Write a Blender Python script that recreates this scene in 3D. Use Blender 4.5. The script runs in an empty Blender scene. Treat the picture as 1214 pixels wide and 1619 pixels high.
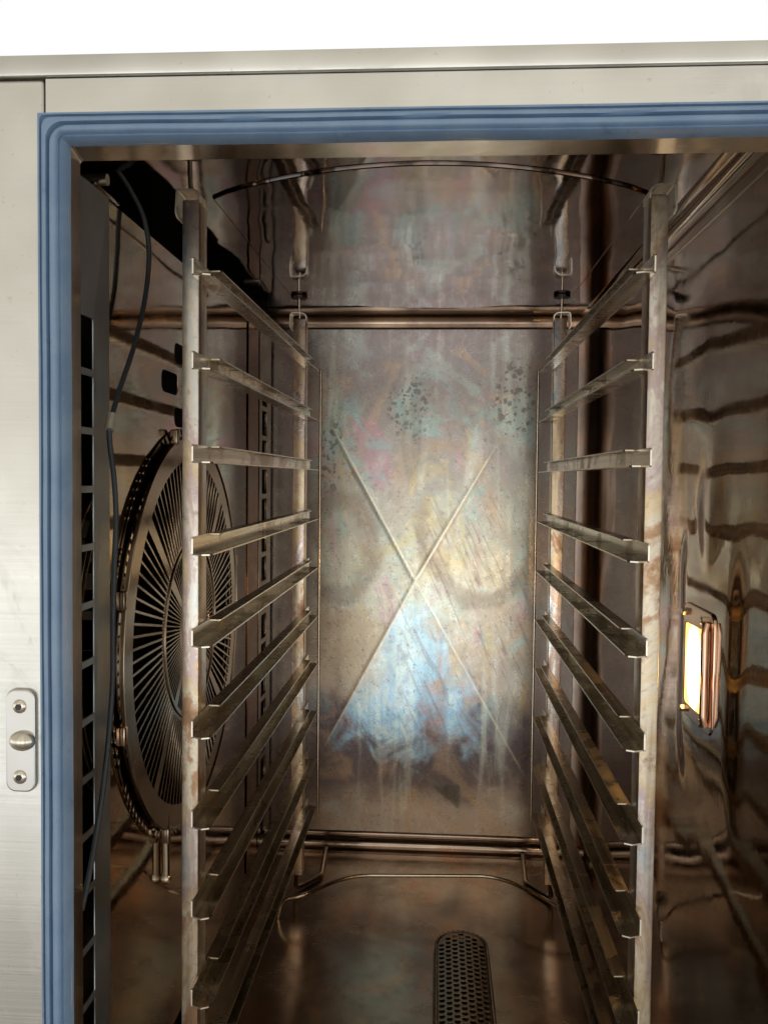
import bpy, bmesh, math, random
from math import sin, cos, pi, radians
from mathutils import Vector, Matrix

random.seed(7)
SC = bpy.context.scene
COL = SC.collection

# ------------------------------------------------------------------ camera
cam_d = bpy.data.cameras.new('camera')
cam = bpy.data.objects.new('camera', cam_d)
COL.objects.link(cam)
YAW, PITCH, ROLL = 0.06205, -0.03913, 0.01028
_r = Vector((cos(YAW), sin(YAW), 0)); _f = Vector((-sin(YAW), cos(YAW), 0)); _u = Vector((0, 0, 1))
_f2 = _f*cos(PITCH) + _u*sin(PITCH); _u2 = _u*cos(PITCH) - _f*sin(PITCH)
_r3 = _r*cos(ROLL) + _u2*sin(ROLL); _u3 = _u2*cos(ROLL) - _r*sin(ROLL)
M = Matrix((_r3, _u3, -_f2)).transposed().to_4x4()
M.translation = Vector((0.01497, -0.63878, -0.17274))
cam.matrix_world = M
cam_d.sensor_fit = 'VERTICAL'; cam_d.sensor_height = 36.0
cam_d.lens = 1360.8/1619*36.0
cam_d.clip_start = 0.02; cam_d.clip_end = 50
SC.camera = cam

# ------------------------------------------------------------------ render / view
SC.render.engine = 'CYCLES'
SC.view_settings.view_transform = 'Standard'
SC.view_settings.look = 'None'
SC.view_settings.exposure = 0.0
SC.view_settings.gamma = 1.0
SC.cycles.use_denoising = True
SC.cycles.max_bounces = 14
SC.cycles.glossy_bounces = 12
SC.cycles.diffuse_bounces = 4
SC.cycles.sample_clamp_indirect = 6.0
SC.cycles.caustics_reflective = True
SC.cycles.blur_glossy = 0.3


class NT:
    """tiny node helper"""
    def __init__(s, tree):
        s.t = tree; s.n = tree.nodes; s.l = tree.links

    def add(s, typ, **kw):
        n = s.n.new(typ)
        for k, v in kw.items():
            if k in n.inputs.keys():
                s.put(n.inputs[k], v)
            else:
                setattr(n, k, v)
        return n

    def put(s, sock, v):
        if isinstance(v, bpy.types.NodeSocket):
            s.l.new(v, sock)
        elif isinstance(v, (tuple, list)) and sock.type == 'RGBA' and len(v) == 3:
            sock.default_value = (*v, 1)
        else:
            sock.default_value = v

    def math(s, op, a, b=0.0, c=None, clamp=False):
        n = s.n.new('ShaderNodeMath'); n.operation = op; n.use_clamp = clamp
        s.put(n.inputs[0], a); s.put(n.inputs[1], b)
        if c is not None: s.put(n.inputs[2], c)
        return n.outputs[0]

    def mix(s, f, a, b, mode='MIX'):
        n = s.n.new('ShaderNodeMix'); n.data_type = 'RGBA'; n.blend_type = mode
        s.put(n.inputs[0], f); s.put(n.inputs[6], a); s.put(n.inputs[7], b)
        return n.outputs[2]

    def ramp(s, fac, stops, interp='LINEAR'):
        n = s.n.new('ShaderNodeValToRGB'); n.color_ramp.interpolation = interp
        e = n.color_ramp.elements
        while len(e) > 1: e.remove(e[-1])
        for i, (p, c) in enumerate(stops):
            if not isinstance(c, (tuple, list)): c = (c, c, c)
            el = e[0] if i == 0 else e.new(p)
            el.position = p; el.color = (*c, 1)
        s.put(n.inputs[0], fac)
        return n.outputs[0]

    def smooth(s, x, lo, hi, a=0.0, b=1.0):
        n = s.n.new('ShaderNodeMapRange'); n.interpolation_type = 'SMOOTHSTEP'
        s.put(n.inputs[0], x); n.inputs[1].default_value = lo; n.inputs[2].default_value = hi
        n.inputs[3].default_value = a; n.inputs[4].default_value = b
        return n.outputs[0]

    def noise(s, vec, scale, detail=4, rough=.55, dist=0.0, stretch=None, rot=None):
        if stretch or rot:
            if rot:
                m = s.n.new('ShaderNodeMapping'); s.l.new(vec, m.inputs[0])
                m.inputs['Rotation'].default_value = rot; vec = m.outputs[0]
            if stretch:
                m = s.n.new('ShaderNodeMapping'); s.l.new(vec, m.inputs[0])
                m.inputs['Scale'].default_value = stretch; vec = m.outputs[0]
        n = s.n.new('ShaderNodeTexNoise'); s.l.new(vec, n.inputs['Vector'])
        n.inputs['Scale'].default_value = scale; n.inputs['Detail'].default_value = detail
        n.inputs['Roughness'].default_value = rough; n.inputs['Distortion'].default_value = dist
        return n.outputs[0]


# ------------------------------------------------------------------ world: a bright room in front, plain white behind the oven
W = bpy.data.worlds.new('World'); SC.world = W; W.use_nodes = True
t = NT(W.node_tree); t.n.clear()
tc = t.add('ShaderNodeTexCoord')
sep = t.add('ShaderNodeSeparateXYZ', Vector=tc.outputs['Generated'])
X, Y, Z = sep.outputs
elev = t.ramp(t.math('MULTIPLY_ADD', Z, .5, .5), [
    (0.0, (.16, .14, .12)), (.28, (.45, .40, .35)), (.335, (.9, .85, .8)), (.36, (1.9, 1.95, 2.0)), (.40, (2.3, 2.45, 2.55)), (.45, (2.6, 2.65, 2.6)), (.475, (1.5, 1.48, 1.4)), (.50, (1.9, 1.85, 1.7)),
    (.535, (1.15, 1.08, .98)), (.58, (.86, .82, .73)), (.64, (.86, .82, .73)), (.74, (.9, .86, .76)), (1.0, (.76, .72, .63))])
az = t.math('ARCTAN2', X, t.math('MULTIPLY', Y, -1.0))
blk = t.ramp(t.math('MULTIPLY_ADD', az, .318, .5), [
    (0.0, .75), (.20, .7), (.30, .6), (.34, 1.0), (.40, 1.15), (.43, .55), (.455, .5), (.47, 1.2), (.505, 1.35), (.515, .8), (.53, 1.3), (.56, 1.2), (.58, .5),
    (.64, .6), (.66, 1.1), (.70, 1.05), (.72, .6), (.78, .8), (1.0, .75)])
front = t.mix(1.0, elev, blk, 'MULTIPLY')
isback = t.smooth(Y, -0.05, 0.12)
colw = t.mix(isback, front, (1.0, 1.0, 1.0))
bg = t.add('ShaderNodeBackground', Color=colw, Strength=1.0)
out = t.add('ShaderNodeOutputWorld', Surface=bg.outputs[0])
W.cycles.sampling_method = 'AUTOMATIC'


# ------------------------------------------------------------------ materials
def mat(name):
    m = bpy.data.materials.new(name); m.use_nodes = True
    t = NT(m.node_tree); t.n.clear()
    b = t.add('ShaderNodeBsdfPrincipled'); o = t.add('ShaderNodeOutputMaterial')
    t.l.new(b.outputs[0], o.inputs[0])
    g = t.add('ShaderNodeNewGeometry')
    return m, t, b, g.outputs['Position']


def bump(t, b, h, strength=.3, dist=.001):
    n = t.add('ShaderNodeBump', Height=h, Strength=strength, Distance=dist)
    t.l.new(n.outputs[0], b.inputs['Normal'])
    return n


def simple(name, col, rough, metal=0.0, var=.15, scale=60, bmp=0.0, spec=.5):
    m, t, b, P = mat(name)
    n = t.noise(P, scale)
    t.put(b.inputs['Base Color'], t.mix(t.math('MULTIPLY', n, 1.0), tuple(c*(1-var) for c in col), tuple(c*(1+var) for c in col)))
    t.put(b.inputs['Roughness'], t.math('MULTIPLY_ADD', n, .25, rough-.12))
    b.inputs['Metallic'].default_value = metal
    b.inputs['Specular IOR Level'].default_value = spec
    if bmp: bump(t, b, n, bmp, .001)
    return m


def brushed_front():
    m, t, b, P = mat('brushed_stainless')
    n = t.noise(P, 9, 3)
    st = t.noise(P, 40, 4, .7, 0, (.06, 1, 12))
    c = t.mix(t.smooth(n, .3, .7), (.60, .585, .535), (.745, .73, .68))
    c = t.mix(t.math('MULTIPLY', st, .14), c, (.58, .56, .51))
    c = t.mix(t.math('MULTIPLY', t.smooth(t.noise(P, 150, 3, .7), .64, .72), .35), c, (.42, .38, .32))
    t.put(b.inputs['Base Color'], c)
    b.inputs['Metallic'].default_value = 1
    sm = t.smooth(t.noise(P, 17, 5, .7, 1.5), .5, .7)
    r_ = t.math('MULTIPLY_ADD', st, .2, .27)
    t.put(b.inputs['Roughness'], t.math('MULTIPLY_ADD', sm, .14, r_))
    bump(t, b, t.math('ADD', st, t.math('MULTIPLY', t.noise(P, 3.5, 2), 5.0)), .09, .0009)
    return m


def tarnished(name, lo, hi, rough=.1, wav=.5, wscale=7, tint=.3, fine=.03, wdist=.004, haze=.06):
    """dark mirror-like cavity steel, gently rippled sheet"""
    m, t, b, P = mat(name)
    n1 = t.noise(P, 5, 5, .6, .6)
    n2 = t.noise(P, 34, 5, .65)
    c = t.mix(t.smooth(n1, .3, .7), lo, hi)
    c = t.mix(t.math('MULTIPLY', t.smooth(t.noise(P, 11, 4, .6, 1.2), .52, .72), tint), c, (hi[0]*1.15, hi[1]*.72, hi[2]*.5))
    c = t.mix(t.math('MULTIPLY', t.smooth(n2, .5, .8), .35), c, tuple(x*.55 for x in lo))
    t.put(b.inputs['Base Color'], c)
    b.inputs['Metallic'].default_value = 1
    fog = t.smooth(t.math('MULTIPLY_ADD', t.noise(P, 45, 4, .65, .5, (1, 1, .08)), .4, t.math('MULTIPLY', t.noise(P, 8, 4, .65, 1.0), .6)), .44, .64)
    r_ = t.math('MULTIPLY_ADD', n2, .05, rough-.02)
    t.put(b.inputs['Roughness'], t.math('MULTIPLY_ADD', fog, haze, r_))
    w = t.noise(P, wscale, 1.5, .4, .3)
    h = t.math('MULTIPLY_ADD', n2, fine, w)
    bump(t, b, h, wav, wdist)
    return m


def heat_tint(name, dark=.0, rough=.36, zscale=1.0, base=1.0):
    """heat-coloured steel: silver, straw, bronze, purple and blue in blotches, with grease runs"""
    m, t, b, P = mat(name)
    n = t.noise(P, 11, 6, .66, 1.2, (1, 1, .45))
    n2 = t.noise(P, 150, 5, .7)
    run = t.noise(P, 80, 4, .6, .4, (1, 1, .06))
    v = t.math('ADD', t.math('MULTIPLY', n, .9), t.math('MULTIPLY', n2, .10))
    k = base
    c = t.ramp(v, [(.32, (.26*k, .36*k, .48*k)), (.38, (.48*k, .51*k, .52*k)), (.44, (.62*k, .57*k, .50*k)), (.48, (.45*k, .36*k, .36*k)),
                   (.52, (.58*k, .46*k, .29*k)), (.56, (.63*k, .57*k, .46*k)), (.60, (.42*k, .27*k, .17*k)), (.66, (.30*k, .18*k, .11*k))])
    c = t.mix(t.math('MULTIPLY', t.smooth(run, .52, .68), .55), c, (.28, .19, .12))
    sp = t.smooth(t.noise(P, 120, 5, .7), .58, .70)
    c = t.mix(t.math('MULTIPLY', sp, .45), c, (.24, .14, .07))
    t.put(b.inputs['Base Color'], c)
    b.inputs['Metallic'].default_value = 1
    r_ = t.math('MULTIPLY_ADD', n2, .25, rough-.16)
    t.put(b.inputs['Roughness'], t.math('MULTIPLY_ADD', t.smooth(n, .4, .6), .12, r_))
    bump(t, b, t.math('ADD', n2, t.noise(P, 25, 2)), .22, .001)
    return m


def rail_steel():
    m, t, b, P = mat('rail_steel')
    st = t.noise(P, 70, 5, .7, 0, (1, .035, 1.8))
    n = t.noise(P, 14, 5, .65, 1.0)
    n2 = t.noise(P, 140, 4, .7)
    c = t.mix(t.smooth(st, .35, .65), (.33, .28, .21), (.76, .68, .55))
    c = t.mix(t.math('MULTIPLY', t.smooth(n, .48, .66), .5), c, (.40, .29, .17))
    c = t.mix(t.math('MULTIPLY', t.smooth(n2, .58, .74), .12), c, (.14, .105, .07))
    t.put(b.inputs['Base Color'], c)
    b.inputs['Metallic'].default_value = 1
    r_ = t.math('MULTIPLY_ADD', st, .16, .14)
    t.put(b.inputs['Roughness'], t.math('MULTIPLY_ADD', t.smooth(n, .45, .65), .16, r_))
    w = t.noise(P, 11, 2)
    bump(t, b, t.math('ADD', t.math('MULTIPLY', st, .15), w), .25, .0015)
    return m


def back_wall_mat():
    m, t, b, P = mat('heat_stained_shaded_back_wall')
    s = t.add('ShaderNodeSeparateXYZ', Vector=P)
    x, y, z = s.outputs
    n1 = t.noise(P, 6, 5, .6, .8)
    n2 = t.noise(P, 70, 6, .7)
    nf = t.noise(P, 260, 4, .7)
    streak = t.noise(P, 30, 4, .6, .5, (1, 1, .09))
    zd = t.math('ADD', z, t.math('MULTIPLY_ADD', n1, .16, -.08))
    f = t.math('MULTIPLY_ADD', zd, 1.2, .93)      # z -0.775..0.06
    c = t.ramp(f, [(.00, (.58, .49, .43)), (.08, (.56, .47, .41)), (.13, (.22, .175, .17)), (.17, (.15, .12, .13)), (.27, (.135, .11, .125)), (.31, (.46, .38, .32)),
                   (.42, (.58, .50, .40)), (.53, (.64, .60, .48)), (.64, (.53, .49, .41)), (.74, (.42, .38, .355)), (.86, (.37, .33, .31)), (1.0, (.34, .28, .27))])  # tones by height: heat tint mixed with reflection shading painted in
    # straw / teal / bronze swirls
    sw = t.noise(P, 7.5, 3, .5, 2.2)
    c = t.mix(t.math('MULTIPLY', t.smooth(sw, .52, .66), .45), c, (.60, .42, .28))
    c = t.mix(t.math('MULTIPLY', t.smooth(sw, .46, .32), .35), c, (.56, .66, .60))
    sw2 = t.noise(P, 10, 5, .62, 1.8, (1, 1, .45))
    mid = t.math('MULTIPLY', t.smooth(z, -.60, -.50), t.smooth(z, .06, -.10))
    c = t.mix(t.math('MULTIPLY', t.math('MULTIPLY', t.smooth(sw2, .55, .66), mid), .55), c, (.56, .33, .40))
    c = t.mix(t.math('MULTIPLY', t.math('MULTIPLY', t.smooth(sw2, .46, .36), mid), .48), c, (.66, .54, .25))
    c = t.mix(t.math('MULTIPLY', t.math('MULTIPLY', t.smooth(t.noise(P, 9, 4, .6, 1.5), .53, .64), mid), .50), c, (.33, .54, .53))
    c = t.mix(t.math('MULTIPLY', t.smooth(streak, .5, .75), .5), c, (.78, .80, .70))
    # blue temper colour plus a painted sky reflection in the lower facet of the pressed cross
    dx = t.math('ADD', x, .0186)
    dz = t.math('SUBTRACT', -.3366, z)
    nb = t.noise(P, 16, 5, .65, .8)
    nbs = t.math('MULTIPLY_ADD', nb, 1.0, -.5)
    left = t.smooth(t.math('ADD', t.math('MULTIPLY', dz, .53), dx), -.003, .004)
    right = t.smooth(t.math('ADD', t.math('SUBTRACT', t.math('MULTIPLY', dz, .50), dx), t.math('MULTIPLY', nbs, .16)), -.02, .04)
    low = t.smooth(t.math('ADD', t.math('ADD', z, t.math('MULTIPLY', nbs, .24)), t.math('MULTIPLY', dx, .10)), -.635, -.570)
    top = t.smooth(t.math('ADD', z, t.math('MULTIPLY', nbs, .16)), -.345, -.385)
    bm = t.math('MULTIPLY', t.math('MULTIPLY', t.math('MULTIPLY', left, right), low), top)
    bl = t.ramp(t.math('ADD', t.math('ADD', t.math('MULTIPLY', streak, .45), t.math('MULTIPLY', nb, .3)), t.math('MULTIPLY', n2, .25)),
                [(.38, (.42, .30, .29)), (.44, (.36, .46, .56)), (.50, (.36, .62, .80)), (.56, (.66, .82, .82)), (.62, (.45, .60, .74)), (.68, (.50, .42, .48))])
    c = t.mix(t.math('MULTIPLY', bm, .74), c, bl)
    # second, rusty patch left of it and pale green one above
    c = t.mix(t.math('MULTIPLY', t.math('MULTIPLY', t.smooth(t.math('ADD', dx, t.math('MULTIPLY', nbs, .1)), -.03, -.07), t.math('MULTIPLY', t.smooth(z, -.56, -.48), t.smooth(t.math('ADD', z, t.math('MULTIPLY', nbs, .1)), -.37, -.41))), .6), c, (.52, .40, .27))
    # dark spatter spots
    wob = t.add('ShaderNodeTexNoise'); t.l.new(P, wob.inputs['Vector']); wob.inputs['Scale'].default_value = 90; wob.inputs['Detail'].default_value = 3
    vadd = t.add('ShaderNodeVectorMath', operation='MULTIPLY_ADD'); t.l.new(wob.outputs['Color'], vadd.inputs[0]); vadd.inputs[1].default_value = (.012, .012, .012); t.l.new(P, vadd.inputs[2])
    spot = None
    for sc_, th_ in ((75, .36), (140, .40)):
        vo = t.add('ShaderNodeTexVoronoi', feature='F1'); t.l.new(vadd.outputs[0], vo.inputs['Vector']); vo.inputs['Scale'].default_value = sc_
        rnd = t.add('ShaderNodeSeparateColor'); t.l.new(vo.outputs['Color'], rnd.inputs[0])
        q = t.smooth(t.math('SUBTRACT', t.math('MULTIPLY', rnd.outputs[0], th_+.12), vo.outputs['Distance']), -.03, .05)
        spot = q if spot is None else t.math('MAXIMUM', spot, q)

    def blob(cx, cz, rx, rz):
        a = t.math('POWER', t.math('DIVIDE', t.math('SUBTRACT', x, cx), rx), 2.0)
        d = t.math('POWER', t.math('DIVIDE', t.math('SUBTRACT', z, cz), rz), 2.0)
        return t.smooth(t.math('ADD', t.math('ADD', a, d), t.math('MULTIPLY_ADD', n2, 1.2, -.6)), 1.1, .45)
    cl = t.math('MAXIMUM', t.math('MAXIMUM', blob(-.030, -.060, .040, .060), blob(.136, -.045, .040, .072)), blob(-.155, -.14, .022, .07))
    c = t.mix(t.math('MULTIPLY', t.math('MULTIPLY', spot, cl), .68), c, (.14, .13, .12))
    c = t.mix(t.math('MULTIPLY', blob(-.028, -.11, .018, .075), .4), c, (.22, .21, .18))
    # dark hand-shaped water mark near the bottom
    tw = t.math('MULTIPLY_ADD', n2, .012, -.006)
    tri = t.math('MULTIPLY', t.math('MULTIPLY', t.smooth(t.math('ADD', z, tw), -.664, -.671), t.smooth(t.math('ADD', x, tw), .061, .052)),
                 t.smooth(t.math('SUBTRACT', t.math('SUBTRACT', x, .010), t.math('ADD', t.math('MULTIPLY', t.math('SUBTRACT', -.668, z), 1.15), tw)), -.004, .004))
    c = t.mix(t.math('MULTIPLY', tri, .7), c, (.12, .11, .095))
    # arcs and diagonal lines left by wiping
    def rings(cx, cz, rr, wd):
        r2 = t.math('SQRT', t.math('ADD', t.math('POWER', t.math('SUBTRACT', x, cx), 2.0), t.math('POWER', t.math('MULTIPLY', t.math('SUBTRACT', z, cz), .75), 2.0)))
        r2 = t.math('ADD', r2, t.math('MULTIPLY', nbs, .05))
        return t.smooth(t.math('ABSOLUTE', t.math('SUBTRACT', r2, rr)), wd, wd*.2)
    rg = t.math('MAXIMUM', rings(-.145, -.285, .058, .022), t.math('MULTIPLY', rings(.085, -.24, .095, .018), t.smooth(z, -.17, -.24)))
    c = t.mix(t.math('MULTIPLY', rg, .6), c, (.32, .25, .20))
    wp = t.noise(P, 150, 5, .7, .3, (1, 1, .07), (0, radians(24), 0))
    wm = t.math('MULTIPLY', t.smooth(t.math('ADD', x, t.math('MULTIPLY', nbs, .12)), -.07, .0), t.math('MULTIPLY', t.smooth(z, -.66, -.56), t.smooth(z, -.14, -.26)))
    c = t.mix(t.math('MULTIPLY', t.math('MULTIPLY', t.smooth(wp, .53, .62), wm), .42), c, (.20, .165, .145))
    c = t.mix(t.math('MULTIPLY', t.smooth(t.noise(P, 420, 3, .7), .56, .68), .35), c, (.19, .155, .13))
    c = t.mix(t.math('MULTIPLY', t.smooth(t.noise(P, 120, 5, .75), .55, .68), .55), c, (.22, .18, .155))
    c = t.mix(t.math('MULTIPLY', t.smooth(t.noise(P, 300, 4, .7), .56, .68), .15), c, (.85, .78, .66))
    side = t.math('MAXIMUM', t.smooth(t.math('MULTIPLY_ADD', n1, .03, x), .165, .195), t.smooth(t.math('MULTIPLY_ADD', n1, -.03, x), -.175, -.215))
    c = t.mix(t.math('MULTIPLY', side, .88), c, (.135, .105, .095))  # purple-brown tint that also paints in the dim reflections at both sides
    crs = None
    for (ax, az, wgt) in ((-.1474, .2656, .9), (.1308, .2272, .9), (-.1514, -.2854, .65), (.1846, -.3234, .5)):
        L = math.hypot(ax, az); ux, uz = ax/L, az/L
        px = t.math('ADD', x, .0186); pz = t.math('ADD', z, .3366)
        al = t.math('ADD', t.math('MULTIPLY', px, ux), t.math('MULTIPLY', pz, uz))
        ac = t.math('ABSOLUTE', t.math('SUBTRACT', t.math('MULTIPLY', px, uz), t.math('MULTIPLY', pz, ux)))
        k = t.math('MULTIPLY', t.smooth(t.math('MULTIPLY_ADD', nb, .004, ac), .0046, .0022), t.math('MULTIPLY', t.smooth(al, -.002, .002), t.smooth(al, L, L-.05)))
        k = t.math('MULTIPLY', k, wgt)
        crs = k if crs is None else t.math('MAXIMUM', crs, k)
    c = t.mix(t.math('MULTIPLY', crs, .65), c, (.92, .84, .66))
    c = t.mix(1.0, c, (.86, .87, .86), 'MULTIPLY')
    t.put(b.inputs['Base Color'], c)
    b.inputs['Metallic'].default_value = 1
    t.put(b.inputs['Roughness'], t.math('MULTIPLY_ADD', n2, .24, .17))
    bump(t, b, t.math('ADD', t.math('ADD', t.math('MULTIPLY', nf, .3), t.math('MULTIPLY', wp, .5)), t.noise(P, 20, 3)), .25, .0009)
    return m


M_FRONT = brushed_front()
m, t, b, P = mat('blue_silicone')
n = t.noise(P, 22, 5, .65); n2 = t.noise(P, 240, 3, .6)
c = t.mix(t.smooth(n, .3, .7), (.155, .24, .37), (.21, .305, .43))
c = t.mix(t.math('MULTIPLY', t.smooth(n2, .62, .72), .4), c, (.30, .34, .38))
c = t.mix(t.math('MULTIPLY', t.smooth(t.noise(P, 60, 5, .7), .58, .72), .45), c, (.085, .11, .15))
t.put(b.inputs['Base Color'], c); t.put(b.inputs['Roughness'], t.math('MULTIPLY_ADD', n, .3, .28))
bump(t, b, n2, .15, .0006)
M_SEAL = m
M_CAV = tarnished('cavity_steel', (.27, .205, .165), (.42, .335, .27), .07, .6, 6)
M_SIDE = tarnished('side_wall_steel', (.36, .28, .215), (.54, .44, .35), .04, .6, 5.5, wdist=.006, haze=.06)
M_CEIL = tarnished('ceiling_steel', (.30, .255, .235), (.43, .37, .34), .035, .6, 8, haze=.06)
M_FLOOR = tarnished('floor_steel', (.27, .205, .15), (.56, .44, .33), .17, .3, 6, .45, .15, haze=.12)
M_BAFFLE = tarnished('baffle_steel', (.35, .285, .225), (.52, .44, .355), .035, .55, 5, haze=.06)
M_THROAT = tarnished('throat_steel', (.36, .29, .20), (.72, .61, .44), .16, .25, 9, haze=.1)
M_COVE = tarnished('cove_steel', (.17, .12, .09), (.40, .29, .205), .2, .25, 8, .5)
M_CORNER = tarnished('corner_steel', (.24, .18, .15), (.40, .32, .27), .30, .3, 8, .5)
M_RUST = tarnished('browned_strip', (.34, .17, .09), (.58, .36, .22), .16, .3, 12, .6)
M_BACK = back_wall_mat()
M_POST = heat_tint('post_heat_tint', base=1.1)
M_POSTB = heat_tint('rear_post_heat_tint', base=1.25, rough=.28)
M_RAIL = rail_steel()
M_GUARD = simple('guard_steel', (.29, .22, .155), .22, 1, .3, 40)
M_DARK = simple('dark_steel', (.06, .055, .05), .4, 1, .3, 40)
M_BLACK = simple('black_void_shade', (.012, .012, .013), .6, 0, .2, 20)
M_WIRE = simple('bright_wire', (.56, .47, .36), .2, 1, .25, 50)
M_EDGE = simple('baffle_edge_steel', (.46, .50, .52), .42, 1, .25, 22)
M_CABLE = simple('black_braided_cable', (.03, .036, .042), .42, 0, .4, 900, .6)
M_CLIP = simple('clip_steel', (.75, .70, .58), .3, 1, .1, 60)
M_COPPER = simple('lamp_frame_steel', (.62, .42, .30), .16, 1, .2, 30)
M_SCREW = simple('screw_steel', (.66, .60, .50), .25, 1, .2, 60)
M_SHELL = simple('outer_steel', (.62, .60, .56), .36, 1, .08, 20)
m, t, b, P = mat('lit_lamp_glass')
b.inputs['Base Color'].default_value = (.9, .85, .7, 1); b.inputs['Roughness'].default_value = .3
# a bulb behind ribbed glass: hottest in the middle, amber towards the seal
s_ = t.add('ShaderNodeSeparateXYZ', Vector=P)
ey = t.math('POWER', t.math('DIVIDE', t.math('SUBTRACT', s_.outputs[1], .163), .026), 2.0)
ez = t.math('POWER', t.math('DIVIDE', t.math('ADD', s_.outputs[2], .3435), .044), 2.0)
hot = t.smooth(t.math('ADD', ey, ez), 1.0, .1)
t.put(b.inputs['Emission Color'], t.mix(hot, (1.0, .47, .085), (1.0, .60, .22)))
t.put(b.inputs['Emission Strength'], t.math('MULTIPLY_ADD', hot, 55.0, 3.0))
M_GLOW = m

# ------------------------------------------------------------------ object helpers
def thing(name, label, cat, loc, group=None):
    o = bpy.data.objects.new(name, None); COL.objects.link(o); o.location = loc
    o.empty_display_size = .05
    o['label'] = label; o['category'] = cat
    if group: o['group'] = group
    o['_b'] = tuple(loc)
    return o


BASE = {}


def put(name, me, m, parent=None, smooth=None):
    """link a mesh whose vertices are in world space as a child of parent"""
    me.name = name
    if m: me.materials.clear(); me.materials.append(m)
    elif m is None and not me.materials: me.materials.append(M_RAIL)
    o = bpy.data.objects.new(name, me); COL.objects.link(o)
    if parent is not None:
        root = parent; off = Vector((0, 0, 0))
        while root is not None:
            off += root.location; root = root.parent
        me.transform(Matrix.Translation(-off))
        o.parent = parent
    if smooth is not None:
        for p in me.polygons: p.use_smooth = True
        if smooth < 170:
            me.set_sharp_from_angle(angle=radians(smooth))
    return o


def bm_mesh(bm, name='m'):
    bmesh.ops.recalc_face_normals(bm, faces=bm.faces)
    me = bpy.data.meshes.new(name); bm.to_mesh(me); bm.free(); return me


def box(bm, x0, x1, y0, y1, z0, z1, bev=0.0, seg=2):
    r = bmesh.ops.create_cube(bm, size=1)
    vs = r['verts']
    for v in vs:
        v.co = Vector(((x0+x1)/2 + v.co.x*(x1-x0), (y0+y1)/2 + v.co.y*(y1-y0), (z0+z1)/2 + v.co.z*(z1-z0)))
    if bev:
        es = list({e for v in vs for e in v.link_edges})
        bmesh.ops.bevel(bm, geom=es, offset=bev, segments=seg, affect='EDGES', profile=.5)


def box_obj(name, a, m, parent, bev=0.0, seg=2, smooth=35):
    bm = bmesh.new(); box(bm, *a, bev, seg)
    return put(name, bm_mesh(bm), m, parent, smooth if bev else None)


def tube(bm, pts, r, n=10, caps=True, closed=False, tw=None):
    pts = [Vector(p) for p in pts]; rings = []
    N = len(pts); up = None
    for i, p in enumerate(pts):
        if closed: d = pts[(i+1) % N]-pts[i-1]
        else: d = pts[min(i+1, N-1)]-pts[max(i-1, 0)]
        d.normalize()
        if up is None:
            up = Vector((0, 0, 1)) if abs(d.z) < .9 else Vector((1, 0, 0))
        s = d.cross(up).normalized(); up = s.cross(d).normalized()
        rr = r(i/(N-1)) if callable(r) else r
        rings.append([bm.verts.new(p+(s*cos(2*pi*k/n)+up*sin(2*pi*k/n))*rr) for k in range(n)])
    for i in range(N if closed else N-1):
        a, c = rings[i], rings[(i+1) % N]
        for k in range(n): bm.faces.new((a[k], a[(k+1) % n], c[(k+1) % n], c[k]))
    if caps and not closed:
        bm.faces.new(rings[0][::-1]); bm.faces.new(rings[-1])


def spline(pts, k=8):
    """Catmull-Rom through pts"""
    pts = [Vector(p) for p in pts]; out = []
    for i in range(len(pts)-1):
        p0 = pts[max(i-1, 0)]; p1 = pts[i]; p2 = pts[i+1]; p3 = pts[min(i+2, len(pts)-1)]
        for j in range(k):
            u = j/k
            out.append(.5*((2*p1)+(p2-p0)*u+(2*p0-5*p1+4*p2-p3)*u*u+(3*p1-p0-3*p2+p3)*u**3))
    out.append(pts[-1]); return out


def fillet(pts, r, k=5):
    pts = [Vector(p) for p in pts]; out = [pts[0]]
    for i in range(1, len(pts)-1):
        a = pts[i-1]-pts[i]; c = pts[i+1]-pts[i]
        q = min(r, a.length*.49, c.length*.49)
        p0 = pts[i]+a.normalized()*q; p2 = pts[i]+c.normalized()*q
        for j in range(k+1):
            u = j/k; out.append(p0*(1-u)**2+pts[i]*2*u*(1-u)+p2*u*u)
    out.append(pts[-1]); return out


def tube_obj(name, pts, r, m, parent, n=10, closed=False):
    bm = bmesh.new(); tube(bm, pts, r, n, closed=closed)
    return put(name, bm_mesh(bm), m, parent, 50)


def rrect(cx, cy, w, h, r, k=4):
    o = []
    for (sx, sy, a0) in ((1, 1, 0), (-1, 1, 90), (-1, -1, 180), (1, -1, 270)):
        for j in range(k+1):
            a = radians(a0+90*j/k)
            o.append((cx+sx*(w/2-r)+r*cos(a), cy+sy*(h/2-r)+r*sin(a)))
    return o


def circ(cx, cy, r, n=48):
    return [(cx+r*cos(2*pi*k/n), cy+r*sin(2*pi*k/n)) for k in range(n)]


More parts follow.
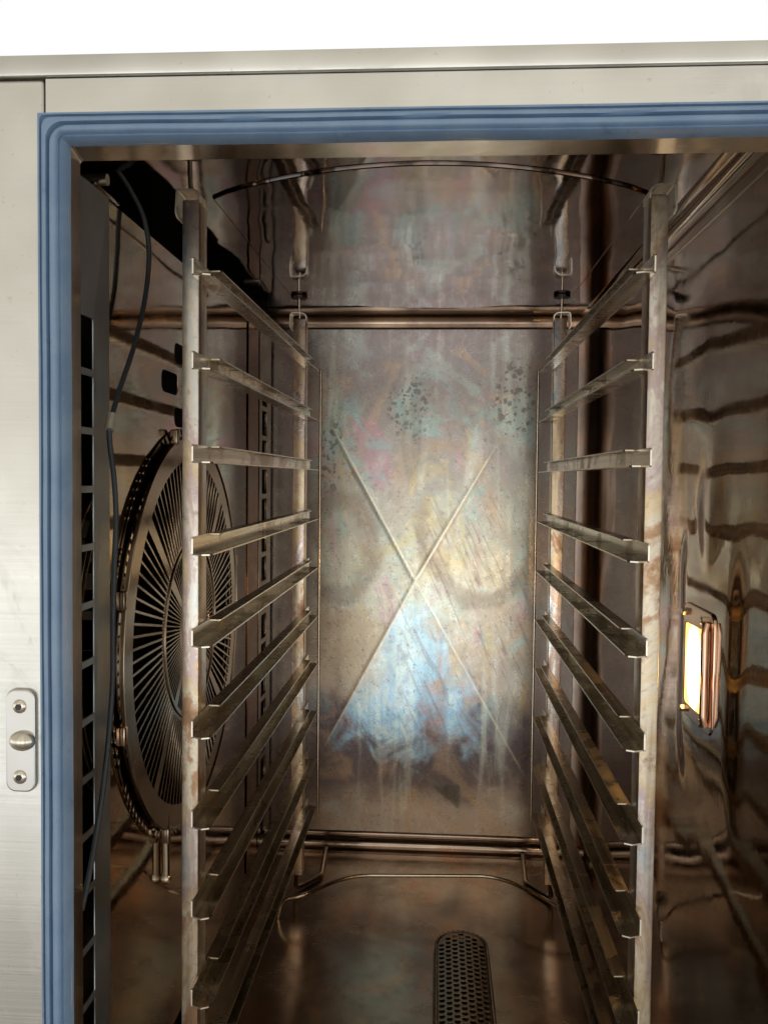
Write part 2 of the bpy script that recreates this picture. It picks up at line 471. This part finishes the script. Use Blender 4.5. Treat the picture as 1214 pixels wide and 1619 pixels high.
def sheet(outer, holes, thick, place, bevel=0.0):
    """flat sheet with cut-outs: a filled 2D curve, then placed by place(u, v, w)"""
    cu = bpy.data.curves.new('sheet', 'CURVE'); cu.dimensions = '2D'; cu.fill_mode = 'BOTH'
    cu.extrude = max(thick/2-bevel, 0); cu.bevel_depth = bevel; cu.bevel_resolution = 1
    for loop in [outer]+holes:
        s = cu.splines.new('POLY'); s.points.add(len(loop)-1); s.use_cyclic_u = True
        for p, q in zip(s.points, loop): p.co = (q[0], q[1], 0, 1)
    o = bpy.data.objects.new('sheet', cu)
    dg = bpy.context.evaluated_depsgraph_get()
    COL.objects.link(o); dg.update()
    me = bpy.data.meshes.new_from_object(o.evaluated_get(dg))
    bpy.data.objects.remove(o); bpy.data.curves.remove(cu)
    for v in me.vertices: v.co = place(*v.co)
    bm = bmesh.new(); bm.from_mesh(me); bmesh.ops.remove_doubles(bm, verts=bm.verts, dist=1e-6)
    bmesh.ops.recalc_face_normals(bm, faces=bm.faces); bm.to_mesh(me); bm.free()
    return me


def extrude_profile(prof, x0, x1, axis='X', nseg=1):
    """open profile of 2-D points swept straight along an axis"""
    bm = bmesh.new(); rows = []
    for i in range(nseg+1):
        a = x0+(x1-x0)*i/nseg
        if axis == 'X': rows.append([bm.verts.new((a, p, q)) for p, q in prof])
        else: rows.append([bm.verts.new((p, a, q)) for p, q in prof])
    for i in range(nseg):
        for j in range(len(prof)-1):
            bm.faces.new((rows[i][j], rows[i][j+1], rows[i+1][j+1], rows[i+1][j]))
    return bm


# ------------------------------------------------------------------ the oven
XL, XR = -.34, .258            # real left wall (behind the baffle), right wall
ZC, ZF = .083, -.777           # ceiling, floor
YB = .74
FX0, FX1, FZ0, FZ1 = -.37, .33, -.90, .0814
IX0, IX1, IZ0, IZ1 = -.2252, .270, -.80, .0404     # opening
FY = -.09
oven = thing('combi_oven', 'tall stainless steel oven with open front, blue door gasket and stained brown cavity', 'oven', (0, .33, -.92))

# front frame with opening
me = sheet([(-.2395, FZ0), (FX1, FZ0), (FX1, FZ1), (-.2395, FZ1)], [[(IX0, IZ0), (IX1, IZ0), (IX1, IZ1), (IX0, IZ1)]], .002,
           lambda u, v, w: Vector((u, FY+.001+w, v)), .0004)
put('front_frame', me, M_FRONT, oven)
box_obj('front_pillar', (FX0, -.2405, FY-.0008, FY+.012, FZ0, FZ1-.0004), M_FRONT, oven, .0024, 3)
box_obj('top_trim', (FX0, FX1, FY-.003, FY+.05, .0824, .0956), M_FRONT, oven, .0012, 2)
# cabinet shell (outside of the oven)
bm = bmesh.new()
box(bm, FX0, FX0+.003, FY+.013, .83, FZ0, .0815)
box(bm, FX1-.003, FX1, FY+.003, .83, FZ0, .0815)
box(bm, FX0+.004, FX1-.004, .826, .83, FZ0, .0815)
box(bm, FX0+.004, FX1-.004, FY+.014, .825, FZ0, FZ0+.003)
box(bm, FX0, FX1, FY+.051, .83, .0855, .0945)
put('cabinet_shell', bm_mesh(bm), M_SHELL, oven)

# gasket: ridged profile swept round the opening
prof = [(.0177, .000), (.0177, .0040), (.0162, .0046), (.0156, .0020), (.0149, .0020), (.0141, .0062), (.0122, .0085), (.0106, .0080), (.0098, .0040),
        (.0090, .0040), (.0080, .0084), (.0055, .0095), (.0038, .0084), (.0031, .0050), (.0024, .0050), (.0014, .0066), (0, .0035), (-.0008, -.004)]
bm = bmesh.new(); rows = []
for (u, h) in prof:
    loop = []
    x0, x1, z0, z1 = IX0-u, IX1+u, IZ0-u, IZ1+u
    rr = .0006+.011*max(0, sin(pi*min(max(u/.0177, 0), 1)))**1.3
    cor = []
    for (cx, cz, a0) in ((x1-rr, z1-rr, 0), (x0+rr, z1-rr, 90), (x0+rr, z0+rr, 180), (x1-rr, z0+rr, 270)):
        cor.append([(cx+rr*cos(radians(a0+90*j/8)), cz+rr*sin(radians(a0+90*j/8))) for j in range(9)])
    for q in range(4):
        p0 = cor[q][-1]; p1 = cor[(q+1) % 4][0]
        pts = cor[q]+[(p0[0]+(p1[0]-p0[0])*k/40, p0[1]+(p1[1]-p0[1])*k/40) for k in range(1, 40)]
        for n_, (px, pz) in enumerate(pts):
            inn = 1 if 9 <= n_ else 0
            ph = px*31+pz*27
            du = inn*(.00016*sin(ph)+.00006*sin(ph*3.1+1))*(1 if u < .0177 else .3)
            hh = h+(inn*.00008*sin(ph*1.7+u*300) if h > .004 else 0)
            nxz = (0, 1) if q in (0, 2) else (1, 0)
            loop.append(bm.verts.new((px+nxz[0]*du, FY-.001-hh, pz+nxz[1]*du)))
    rows.append(loop)
for a, c in zip(rows, rows[1:]):
    for k in range(len(a)):
        bm.faces.new((a[k], a[(k+1) % len(a)], c[(k+1) % len(a)], c[k]))
gasket = put('door_gasket', bm_mesh(bm), M_SEAL, oven, 60)

# throat: the short steel lining between gasket and cavity
bm = bmesh.new(); rows = []
for (e, yy) in ((-.0006, FY+.002), (.0058, -.058), (.0064, -.0555), (.020, -.0545)):
    x0, x1, z0, z1 = IX0-e, IX1+e, IZ0-e, IZ1+min(e, .0015)
    if e > .01: z1 = ZC+.002; x0 = XL-.004
    rr = .003; loop = []
    for (cx, cz, a0) in ((x1-rr, z1-rr, 0), (x0+rr, z1-rr, 90), (x0+rr, z0+rr, 180), (x1-rr, z0+rr, 270)):
        for j in range(5):
            a = radians(a0+90*j/4); loop.append(bm.verts.new((cx+rr*cos(a), yy, cz+rr*sin(a))))
    rows.append(loop)
for a, c in zip(rows, rows[1:]):
    for k in range(len(a)): bm.faces.new((a[k], a[(k+1) % len(a)], c[(k+1) % len(a)], c[k]))
put('throat_lining', bm_mesh(bm), M_THROAT, oven, 30)

# cavity: back wall with coves and the pressed cross
R = .024
def arc(cy, cz, r, a0, a1, k=8):
    return [(cy+r*cos(radians(a0+(a1-a0)*j/k)), cz+r*sin(radians(a0+(a1-a0)*j/k))) for j in range(k+1)]
bm = bmesh.new()
# middle field: a subdivided sheet, shallow pyramid between the creases
C = Vector((-.0186, -.3366))
ARMS = [Vector((-.166, -.071)), Vector((.1122, -.1094)), Vector((-.170, -.622)), Vector((.166, -.660))]
xs = [XL+(XR-.02-XL)*i/150 for i in range(151)]
zs = [-.748+(.812)*j/220 for j in range(221)]
def relief(x, z):
    p = Vector((x, z)); best = 0; near = 1
    for a, wg in zip(ARMS, (1, 1, .6, .45)):
        d = a-C; L = d.length; d = d/L
        s = (p-C).dot(d); q = abs((p-C).x*d.y-(p-C).y*d.x)
        if 0 <= s <= L*1.02:
            fade = min(1, (L*1.02-s)/.10)
            best = max(best, wg*fade*math.exp(-(q/.0026)**2))
    # pyramid: falls away from the centre on four planes
    rx = abs(x-C.x)/.185; rz = abs(z-C.y)/.36
    pyr = max(0, 1-max(rx, rz))
    return .0040*pyr+.0010*best
grid = [[bm.verts.new((x, YB-relief(x, z), z)) for z in zs] for x in xs]
for i in range(150):
    for j in range(220):
        bm.faces.new((grid[i][j], grid[i+1][j], grid[i+1][j+1], grid[i][j+1]))
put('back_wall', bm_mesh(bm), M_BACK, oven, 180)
# top cove and bottom roll of the back wall
top = [(YB, .0645), (YB-.0012, .0660), (YB, .0675)]+arc(YB-.020, ZC-.0125, .0195, -10, 90, 8)+[(YB-.06, ZC+.007)]
put('upper_cove', bm_mesh(extrude_profile(top, XL, XR)), M_COVE, oven, 60)
bot = [(YB, -.7485), (YB-.002, -.7505), (YB-.003, -.7530), (YB-.0012, -.7560), (YB-.003, -.7575), (YB-.008, -.7585), (YB-.013, -.7625), (YB-.014, -.7680), (YB-.013, -.7730), (YB-.012, ZF), (YB-.02, ZF+.0004)]
put('lower_roll', bm_mesh(extrude_profile(bot, XL, XR)), M_CAV, oven, 60)

# right wall with vertical cove into the back wall and cove into the ceiling
bm = bmesh.new()
pr = [(XR, -.045), (XR, YB-.03)]+arc(XR-.025, YB-.028, .025, 0, 90, 8)
pr = [(XR, -.045+(YB+.015)*k/110) for k in range(110)]+pr[1:]
def wall_press(y, z):
    # sheet rises to a flat seat round the lamp, with a ridge running up from it
    dy = max(0, abs(y-.142)-.060)/.018; dz = max(0, abs(z+.340)-.062)/.045
    h = .0045*math.exp(-(dy*dy+dz*dz))
    if z > -.35: h = max(h, .0035*math.exp(-((y-.142)/.030)**2)*min(1, max(0, (-.10-z)/.12)))
    h += .0011*sin(y*17+z*5+1.2)*sin(z*13-y*4) + .0006*sin(z*31+y*9)
    return h*min(1, max(0, (ZC-.03-z)/.05))*min(1, max(0, (.70-y)/.05))
zz_ = [ZF-.002+(ZC-.020-ZF)*k/170 for k in range(171)]
cove_pr = pr[-9:]; pr = pr[:-8]
rows = [[bm.verts.new((p-wall_press(q, z), q, z)) for p, q in pr] for z in zz_]
for a, c in zip(rows, rows[1:]):
    for j in range(len(pr)-1): bm.faces.new((a[j], a[j+1], c[j+1], c[j]))
put('right_wall', bm_mesh(bm), M_SIDE, oven, 60)
bm = bmesh.new()
rows = [[bm.verts.new((p, q, z)) for p, q in cove_pr] for z in (ZF-.002, ZC-.020)]
for j in range(len(cove_pr)-1): bm.faces.new((rows[0][j], rows[0][j+1], rows[1][j+1], rows[1][j]))
put('corner_cove', bm_mesh(bm), M_CORNER, oven, 60)
cv = [(XR, ZC-.022), (XR-.0015, ZC-.021), (XR-.0015, ZC-.019)]+arc(XR-.018, ZC-.0175, .0165, 0, 90, 6)+[(XR-.022, ZC-.001), (XR-.026, ZC)]
put('ceiling_cove', bm_mesh(extrude_profile(cv, -.045, YB-.012, 'Y')), M_SIDE, oven, 60)
box_obj('left_wall', (XL-.003, XL, -.043, .80, ZF, ZC+.003), M_DARK, oven)
# ceiling
box_obj('ceiling', (XL, XR-.020, -.043, YB-.03, ZC, ZC+.002), M_CEIL, oven)
def bulged(y0, y1, bu):
    o = []
    x0, x1 = -.192, .196
    for j in range(25):
        u = j/24; o.append((x0+(x1-x0)*u, y0-bu*sin(pi*u)**.8))
    for j in range(25):
        u = j/24; o.append((x1+(x0-x1)*u, y1+bu*1.1*sin(pi*u)**.8))
    return o
me = sheet(bulged(.148, .572, .078), [], .0050, lambda u, v, w: Vector((u, v, ZC+.0001+w)), .0018)
put('pressed_panel', me, M_CEIL, oven, 12)
# floor
bm = bmesh.new(); nx, ny = 20, 24
def floor_z(x, y):
    d = math.hypot((x-.052)/.25, (y-.36)/.33)
    return ZF-.006+.006*min(1, d)
g = [[bm.verts.new((XL+(XR+.001-XL)*i/nx, -.044+(YB+.042)*j/ny, floor_z(XL+(XR-XL)*i/nx, -.044+(YB+.042)*j/ny))) for j in range(ny+1)] for i in range(nx+1)]
for i in range(nx):
    for j in range(ny): bm.faces.new((g[i][j], g[i+1][j], g[i+1][j+1], g[i][j+1]))
put('cavity_floor', bm_mesh(bm), M_FLOOR, oven, 180)

# air baffle on the left: sheet with air slots along both edges and the fan opening
XBF = -.255
FC = (.2645, -.335)
PITCHW = .0448
holes = [circ(FC[0], FC[1], .187, 72)]
rear = []
for k in range(16):
    z = -.026-.0448*k
    rear.append(rrect(.677, z-.0195, .040, .0385, .003, 2))
slots = [rrect(.253, -.046, .050, .020, .008, 3), rrect(.214, -.079, .054, .022, .008, 3), rrect(.253, -.112, .050, .020, .008, 3)]
me = sheet([(.045, ZF+.03), (.728, ZF+.03), (.728, .050), (.045, .050)], holes+rear+slots, .0016, lambda u, v, w: Vector((XBF-w, u, v)))
baffle = put('air_baffle', me, M_BAFFLE, oven)
front = []
for k in range(16):
    z1 = -.0515-.0448*k
    front.append(rrect(.0015, z1-.0200, .034, .0396, .001, 1))
me = sheet([(-.040, ZF+.03), (.047, ZF+.03), (.047, .050), (-.040, .050)], front, .0016, lambda u, v, w: Vector((XBF+.0012+w+max(0, u-.0195)*.06, u, v)))
put('slotted_edge', me, M_EDGE, baffle)
for (yy, zz) in ((.028, .058), (.60, .058)):
    tube_obj('bolt', [(XBF-.012, yy, zz), (XBF+.010, yy, zz)], .0045, M_CLIP, baffle, 12)
rearf = []
for k in range(16):
    z = -.026-.0448*k
    rearf.append(rrect(.677, z-.0195, .038, .0375, .003, 2))
me = sheet([(.640, ZF+.034), (.7275, ZF+.034), (.7275, .046), (.640, .046)], rearf, .0014, lambda u, v, w: Vector((XBF+.0022+w, u, v)))
put('slotted_edge', me, M_THROAT, baffle)
me = sheet([(.566, ZF+.034), (.632, ZF+.034), (.632, .046), (.566, .046)], [], .0016, lambda u, v, w: Vector((XBF+.0018+w, u, v)), .0006)
put('joint_strip', me, M_RUST, baffle)
# support stud carrying the baffle's upper edge
box_obj('hanger', (XBF-.03, XBF+.004, .018, .07, .0505, .0535), M_BAFFLE, baffle, .001)

# fan guard
XG = XBF+.008
R0, R1, R2, R3, R4 = .030, .088, .098, .180, .204
ov = []
NB = 100
ARM = [49, 139, 229, 319]
def near_arm(a, w): return min(abs((a-x+180) % 360-180) for x in ARM) < w
for k in range(NB):
    a0 = 360*(k+.09)/NB; a1 = 360*(k+.91)/NB
    am = (a0+a1)/2
    if not near_arm(am, 2.4):
        ov.append([(FC[0]+r*cos(radians(a)), FC[1]+r*sin(radians(a))) for r, a in ((R2, a0+.25), (R3, a0), (R3, (a0+a1)/2), (R3, a1), (R2, a1-.25))])
    if not near_arm(am, 3.2):
        ov.append([(FC[0]+r*cos(radians(a)), FC[1]+r*sin(radians(a))) for r, a in ((R0+.012, a0+.5), (R1, a0), (R1, a1), (R0+.012, a1-.5))])
me = sheet(circ(FC[0], FC[1], R4, 96), ov, .0022, lambda u, v, w: Vector((XG-w, u, v)), .0002)
guard = put('fan_guard', me, M_GUARD, oven)
bm = bmesh.new()
for r in (R4-.001, (R1+R2)/2):
    for (dx) in (0,):
        tube(bm, [(XG+.001, FC[0]+r*cos(2*pi*k/96), FC[1]+r*sin(2*pi*k/96)) for k in range(96)], .0016, 6, closed=True)
put('rim', bm_mesh(bm), M_GUARD, guard, 60)
# slotted side wall / base ring of the guard
sl = []
for k in range(120):
    a0 = 3*k+.6; a1 = 3*k+2.2
    if k % 10 < 8:
        sl.append([(FC[0]+r*cos(radians(a)), FC[1]+r*sin(radians(a))) for r, a in ((R4+.0015, a0), (R4+.0085, a0+1.2), (R4+.0085, a1+1.2), (R4+.0015, a1))])
me = sheet(circ(FC[0], FC[1], R4+.0085, 96), [circ(FC[0], FC[1], R4-.012, 96)]+sl, .0014, lambda u, v, w: Vector((XBF+.0022-w, u, v)))
put('base_ring', me, M_GUARD, guard)
for a in (15, 105, 164, 196, 247, 285):
    y, z = FC[0]+(R4+.004)*cos(radians(a)), FC[1]+(R4+.004)*sin(radians(a))
    bm = bmesh.new(); box(bm, XBF+.003, XG+.003, y-.004, y+.004, z-.008, z+.008, .0015)
    put('clip', bm_mesh(bm), M_COPPER if a == 196 else M_GUARD, guard, 40)
tube_obj('locking_pin', [(XBF+.0055, .186, -.508), (XBF+.0055, .187, -.568)], .0040, M_WIRE, guard, 10)
bm = bmesh.new(); bmesh.ops.create_uvsphere(bm, u_segments=12, v_segments=8, radius=.0058, matrix=Matrix.Translation((XBF+.0055, .187, -.572)))
put('pin_knob', bm_mesh(bm), M_SCREW, guard, 180)

# fan wheel behind the guard and heater coil
wheel = box_obj('fan_wheel', (XBF-.082, XBF-.078, FC[0]-.02, FC[0]+.02, FC[1]-.02, FC[1]+.02), M_DARK, oven)
me = sheet(circ(FC[0], FC[1], .165, 64), [], .002, lambda u, v, w: Vector((XBF-.076+w, u, v)))
put('disc', me, M_DARK, wheel)
bm = bmesh.new()
for k in range(30):
    a = 2*pi*k/30
    c0 = Vector((0, FC[0]+.135*cos(a), FC[1]+.135*sin(a))); c1 = Vector((0, FC[0]+.165*cos(a+.16), FC[1]+.165*sin(a+.16)))
    n = (c1-c0).cross(Vector((1, 0, 0))).normalized()*.0008
    vs = []
    for x in (XBF-.074, XBF-.030):
        vs += [bm.verts.new(Vector((x, 0, 0))+c0+n), bm.verts.new(Vector((x, 0, 0))+c1+n), bm.verts.new(Vector((x, 0, 0))+c1-n), bm.verts.new(Vector((x, 0, 0))+c0-n)]
    for q in ((0, 1, 2, 3), (7, 6, 5, 4), (0, 4, 5, 1), (1, 5, 6, 2), (2, 6, 7, 3), (3, 7, 4, 0)):
        bm.faces.new([vs[i] for i in q])
put('blades', bm_mesh(bm), M_DARK, wheel)
bm = bmesh.new()
for r, x in ((.178, XBF-.022), (.184, XBF-.040), (.178, XBF-.058)):
    tube(bm, [(x, FC[0]+r*cos(2*pi*k/72), FC[1]+r*sin(2*pi*k/72)) for k in range(72)], .0042, 8, closed=True)
put('heater_coil', bm_mesh(bm), M_WIRE, oven, 60)

# hanging pins in the ceiling
for sx in (-1, 1):
    for yy in (.032, .563):
        bm = bmesh.new()
        tube(bm, [(sx*.181, yy, ZC+.001), (sx*.181, yy, .064), (sx*.180, yy, .0485)], .0019, 10)
        pin = put('hanger_pin', bm_mesh(bm), M_WIRE, oven, 60)
        me = sheet(circ(sx*.181, yy, .0105, 24), [], .004, lambda u, v, w: Vector((u, v, ZC-.0045+w)), .001)  # dark disc in place of the ceiling hole, its shade in the colour
        put('hole_disc', me, M_DARK, pin, 12)

# lamp in the right wall
XW = XR-.004
me = sheet(rrect(.1520, -.3400, .088, .104, .010, 5), [rrect(.1640, -.3435, .054, .078, .006, 5)], .0036, lambda u, v, w: Vector((XW-.0012+w, u, v)), .0015)
lamp = put('lamp_frame', me, M_COPPER, oven, 12)
me = sheet(rrect(.1640, -.3435, .056, .080, .006, 5), [], .002, lambda u, v, w: Vector((XW-.0016+w, u, v)))
put('lamp_glass', me, M_GLOW, lamp)
tube_obj('frame_bar', fillet([(XW-.005, .1185, -.2955), (XW-.0068, .1180, -.302), (XW-.0068, .1180, -.379), (XW-.005, .1185, -.3855)], .006), .0034, M_COPPER, lamp, 12)
for (yy, zz) in ((.188, -.2955), (.130, -.2950), (.188, -.3875), (.130, -.3862)):
    bm = bmesh.new(); tube(bm, [(XW-.0025, yy, zz), (XW-.0065, yy, zz), (XW-.0074, yy, zz)], lambda u: .0038 if u < .9 else .0028, 6)
    put('screw', bm_mesh(bm), M_SCREW, lamp, 30)

# door keeper on the left pillar
me = sheet(rrect(-.2568, -.348, .018, .066, .0055, 5), [], .0035, lambda u, v, w: Vector((u, FY-.0027+w, v)), .0012)
keeper = put('door_keeper', me, M_SHELL, oven, 12)
for zz in (-.325, -.372):
    bm = bmesh.new()
    bmesh.ops.create_uvsphere(bm, u_segments=16, v_segments=8, radius=.0047, matrix=Matrix.Translation((-.2572, FY-.0045, zz)) @ Matrix.Diagonal((1, .35, 1, 1)))
    put('screw', bm_mesh(bm), M_SCREW, keeper, 180)
    bm = bmesh.new(); tube(bm, [(-.2572, FY-.0060, zz), (-.2572, FY-.0069, zz)], .0021, 6)  # dark plug painting the shade of the screw's hex recess
    put('socket_shade', bm_mesh(bm), M_DARK, keeper)
bm = bmesh.new()
bmesh.ops.create_uvsphere(bm, u_segments=20, v_segments=12, radius=.0070, matrix=Matrix.Translation((-.2550, FY-.005, -.3475)) @ Matrix.Diagonal((1.25, .9, .95, 1)))
put('striker', bm_mesh(bm), M_SCREW, keeper, 180)

# ------------------------------------------------------------------ tray racks
PZ, HR = .07, .0141
def rail_mesh(s):
    """U-shaped tray rail, front corner of the web at (s*.170, 0, 0) top edge z=0; flanges point to the cavity's middle"""
    bm = bmesh.new(); th = .0011
    xw = s*.1700; dirx = -s
    L = .593
    def plate(loop, axis, a, b):
        lo, hi = [], []
        for (u, v) in loop:
            if axis == 'X': lo.append(bm.verts.new((a, u, v))); hi.append(bm.verts.new((b, u, v)))
            else: lo.append(bm.verts.new((u, v, a))); hi.append(bm.verts.new((u, v, b)))
        n = len(loop)
        bm.faces.new(lo[::-1]); bm.faces.new(hi)
        for i in range(n): bm.faces.new((lo[i], lo[(i+1) % n], hi[(i+1) % n], hi[i]))
    web = [(0.0006, -.0006), (0, -.0015), (0, -HR+.0012), (.0010, -HR+.0002), (L, -HR+.0002), (L, 0), (.002, 0)]
    plate(web, 'X', xw, xw+dirx*th)
    wb = .0150
    bf = [(xw+dirx*(th+.0002), .0012), (xw+dirx*wb*.55, -.0018), (xw+dirx*wb*.92, .0008), (xw+dirx*wb, .006), (xw+dirx*wb, L-.006), (xw+dirx*wb*.7, L), (xw+dirx*(th+.0002), L)]
    plate(bf, 'Z', -HR, -HR+th)
    wt = .0108
    tf = [(xw+dirx*(th+.0002), .0465), (xw+dirx*.003, .0455), (xw+dirx*wt*.9, .0450), (xw+dirx*wt, .0475), (xw+dirx*wt, L-.045), (xw+dirx*(th+.0002), L-.040)]
    plate(tf, 'Z', -th, 0)
    me = bm_mesh(bm, 'rail')
    me.materials.append(M_RAIL); me.materials.append(M_CLIP)
    for p in me.polygons:
        c = p.center
        if abs(p.normal.y) > .35 and (c.y < .012 or .044 < c.y < .05): p.material_index = 1
        if p.normal.x*dirx > .7 and .05 < c.y < .55 and abs(abs(c.x)-.170) > .009: p.material_index = 1
    return me

def make_rack(s, label):
    rk = thing('tray_rack', label, 'tray rack', (s*.178, .30, -.745), 'slide-in tray racks hanging in the oven')
    z0 = -.0085
    base = rail_mesh(s)
    for i in range(10):
        me = base.copy()
        me.transform(Matrix.Translation((0, 0, z0-PZ*i)))
        put('rail', me, None, rk)
    for (y0, y1, mm, x0, x1, zt) in ((.020, .0435, M_POST, .1702, .1836, .0395), (.553, .575, M_POSTB, .1702, .1872, .047)):
        bm = bmesh.new(); box(bm, *sorted((s*x0, s*x1)), y0, y1, -.738, zt, .0014, 2)
        put('post', bm_mesh(bm), mm, rk, 40)
        w = y1-y0-.003
        # hook: a bent strip over the post's top
        pth = fillet([(s*(x0-.0004), 0, zt-.002), (s*(x0-.0004), 0, zt+.0045), (s*(x0+.004), 0, zt+.0080), (s*(x1+.0045), 0, zt+.0085), (s*(x1+.0055), 0, zt-.010), (s*(x1+.0035), 0, zt-.014)], .0035, 4)
        bm = bmesh.new(); th = .0013
        up, dn = [], []
        for i, p in enumerate(pth):
            d = (pth[min(i+1, len(pth)-1)]-pth[max(i-1, 0)]).normalized()
            n = Vector((-d.z, 0, d.x))*th/2
            up.append(p+n); dn.append(p-n)
        V = [[bm.verts.new((q.x, yy, q.z)) for q in lst] for lst in (up, dn) for yy in (y0+.001, y0+.001+w)]
        a, b_, c, d_ = V
        for i in range(len(pth)-1):
            bm.faces.new((a[i], a[i+1], b_[i+1], b_[i])); bm.faces.new((c[i+1], c[i], d_[i], d_[i+1]))
            bm.faces.new((a[i+1], a[i], c[i], c[i+1])); bm.faces.new((b_[i], b_[i+1], d_[i+1], d_[i]))
        bm.faces.new((a[0], b_[0], d_[0], c[0])); bm.faces.new((b_[-1], a[-1], c[-1], d_[-1]))
        put('hook', bm_mesh(bm), M_CLIP, rk, 50)
    tube_obj('rear_rod', [(s*.1545, .5955, -.017), (s*.1545, .5955, -.665)], .0019, M_WIRE, rk, 8)
    # foot wire under the rack
    tube_obj('foot', fillet([(s*.179, .565, -.735), (s*.184, .585, -.771), (s*.172, .602, -.7725), (s*.153, .630, -.7725), (s*.1575, .722, -.770)], .008), .0034, M_WIRE, rk, 8)
    return rk

make_rack(-1, 'left tray rack of ten steel rails in front of the round fan guard')
make_rack(1, 'right tray rack of ten steel rails beside the lit oven lamp')

# ------------------------------------------------------------------ loose things in the cavity
wire = thing('wire_stop', 'thin bent wire bar standing low across the cavity floor before the back wall', 'wire bar', (.005, .54, ZF))
tube_obj('bar', fillet([(-.196, .508, ZF+.001), (-.190, .506, -.750), (-.163, .502, -.742), (-.118, .545, -.738), (-.087, .560, -.737), (.092, .573, -.737), (.122, .562, -.738), (.170, .518, -.742), (.198, .496, -.752), (.204, .490, ZF+.001)], .018, 6), .0027, M_WIRE, wire, 10)
# drain cover
DX, DY1 = .0525, .478
drain = thing('drain_cover', 'raised perforated metal drain cover with a round end on the cavity floor', 'drain cover', (DX, .37, ZF))
def capsule(w, y1, y0, k=16):
    r = w/2; o = []
    for j in range(k+1): a = pi*j/k; o.append((DX+r*cos(a), y1-r+r*sin(a)))
    for j in range(k+1): a = pi+pi*j/k; o.append((DX+r*cos(a), y0+r+r*sin(a)))
    return o
hl = []
HP = .0092
for i in range(-3, 4):
    for j in range(34):
        x = DX+i*HP*.92; y = DY1-.012-j*.0098-(.0049 if i % 2 else 0)
        if y < .225: continue
        if y > DY1-.030 and math.hypot(x-DX, y-(DY1-.035)) > .026: continue
        hl.append([(x+.0036*cos(2*pi*k/10), y+.0036*sin(2*pi*k/10)) for k in range(10)])
zc = ZF+.010
def dome(u, v, w):
    r = abs(u-DX)/.033
    return Vector((u, v, zc+w-.003*r*r))
put('perforated_top', sheet(capsule(.060, DY1-.004, .205), hl, .0012, dome), M_GUARD, drain)
bm = bmesh.new()
lp = capsule(.066, DY1-.001, .202)
lo = [bm.verts.new((x, y, ZF-.005)) for x, y in capsule(.072, DY1+.002, .199)]
hi = [bm.verts.new((x, y, zc-.0015)) for x, y in lp]
for k in range(len(lo)): bm.faces.new((lo[k], lo[(k+1) % len(lo)], hi[(k+1) % len(lo)], hi[k]))
put('skirt', bm_mesh(bm), M_GUARD, drain, 60)
bm = bmesh.new()
cp = capsule(.064, DY1-.002, .203, 60)
ring = []
pts = [Vector((x, y, 0)) for x, y in cp]; acc = 0; last = pts[0]
dense = []
for a, c in zip(pts, pts[1:]+pts[:1]):
    n = max(1, int((c-a).length/.001))
    dense += [a+(c-a)*q/n for q in range(n)]
for i, p in enumerate(dense[::4]):
    bmesh.ops.create_uvsphere(bm, u_segments=6, v_segments=4, radius=.0021, matrix=Matrix.Translation((p.x, p.y, zc-.0008)))
put('knurled_edge', bm_mesh(bm), M_GUARD, drain, 180)
bm = bmesh.new()
a = [bm.verts.new((x, y, ZF-.0035)) for x, y in capsule(.055, DY1-.006, .21)]  # flat black sheet painting the darkness of the hollow under the cover
bm.faces.new(a)
put('sump_shade', bm_mesh(bm), M_BLACK, drain)

# probe cable
CP = [(-0.262, 0.0818, 0.0882), (-0.255, 0.0806, 0.0809), (-0.25, 0.0937, 0.0704), (-0.243, 0.1054, 0.0514), (-0.24, 0.1097, 0.0225), (-0.24, 0.0998, -0.018), (-0.24, 0.0731, -0.063), (-0.242, 0.0451, -0.1028), (-0.2405, 0.0209, -0.1314), (-0.2405, 0.0195, -0.1472), (-0.2405, 0.0285, -0.1768), (-0.2405, 0.0324, -0.2071), (-0.2405, 0.0282, -0.2471), (-0.2405, 0.0252, -0.2972), (-0.2405, 0.0251, -0.3275), (-0.2405, 0.0209, -0.3568), (-0.2405, 0.0129, -0.3897), (-0.2405, 0.0012, -0.423), (-0.2405, -0.0125, -0.4518), (-0.2405, -0.0257, -0.4747), (-0.2405, -0.0372, -0.4904)]
cable = thing('probe_cable', 'thin black braided cable hanging in a loop down the air baffle left of the fan', 'cable', CP[0])
tube_obj('cord', spline(CP, 6), .0022, M_CABLE, cable, 8)
def ferrule(i, u, h, m):
    a = Vector(CP[i]); d = (Vector(CP[i+1])-Vector(CP[i-1])).normalized()
    tube_obj('ferrule', [a-d*h/2, a+d*h/2], .0040, m, cable, 14)
ferrule(8, 0, .0145, simple('crimped_ferrule', (.50, .46, .36), .35, .5, .2, 120))

for o in list(SC.objects):
    if '_b' in o: del o['_b']
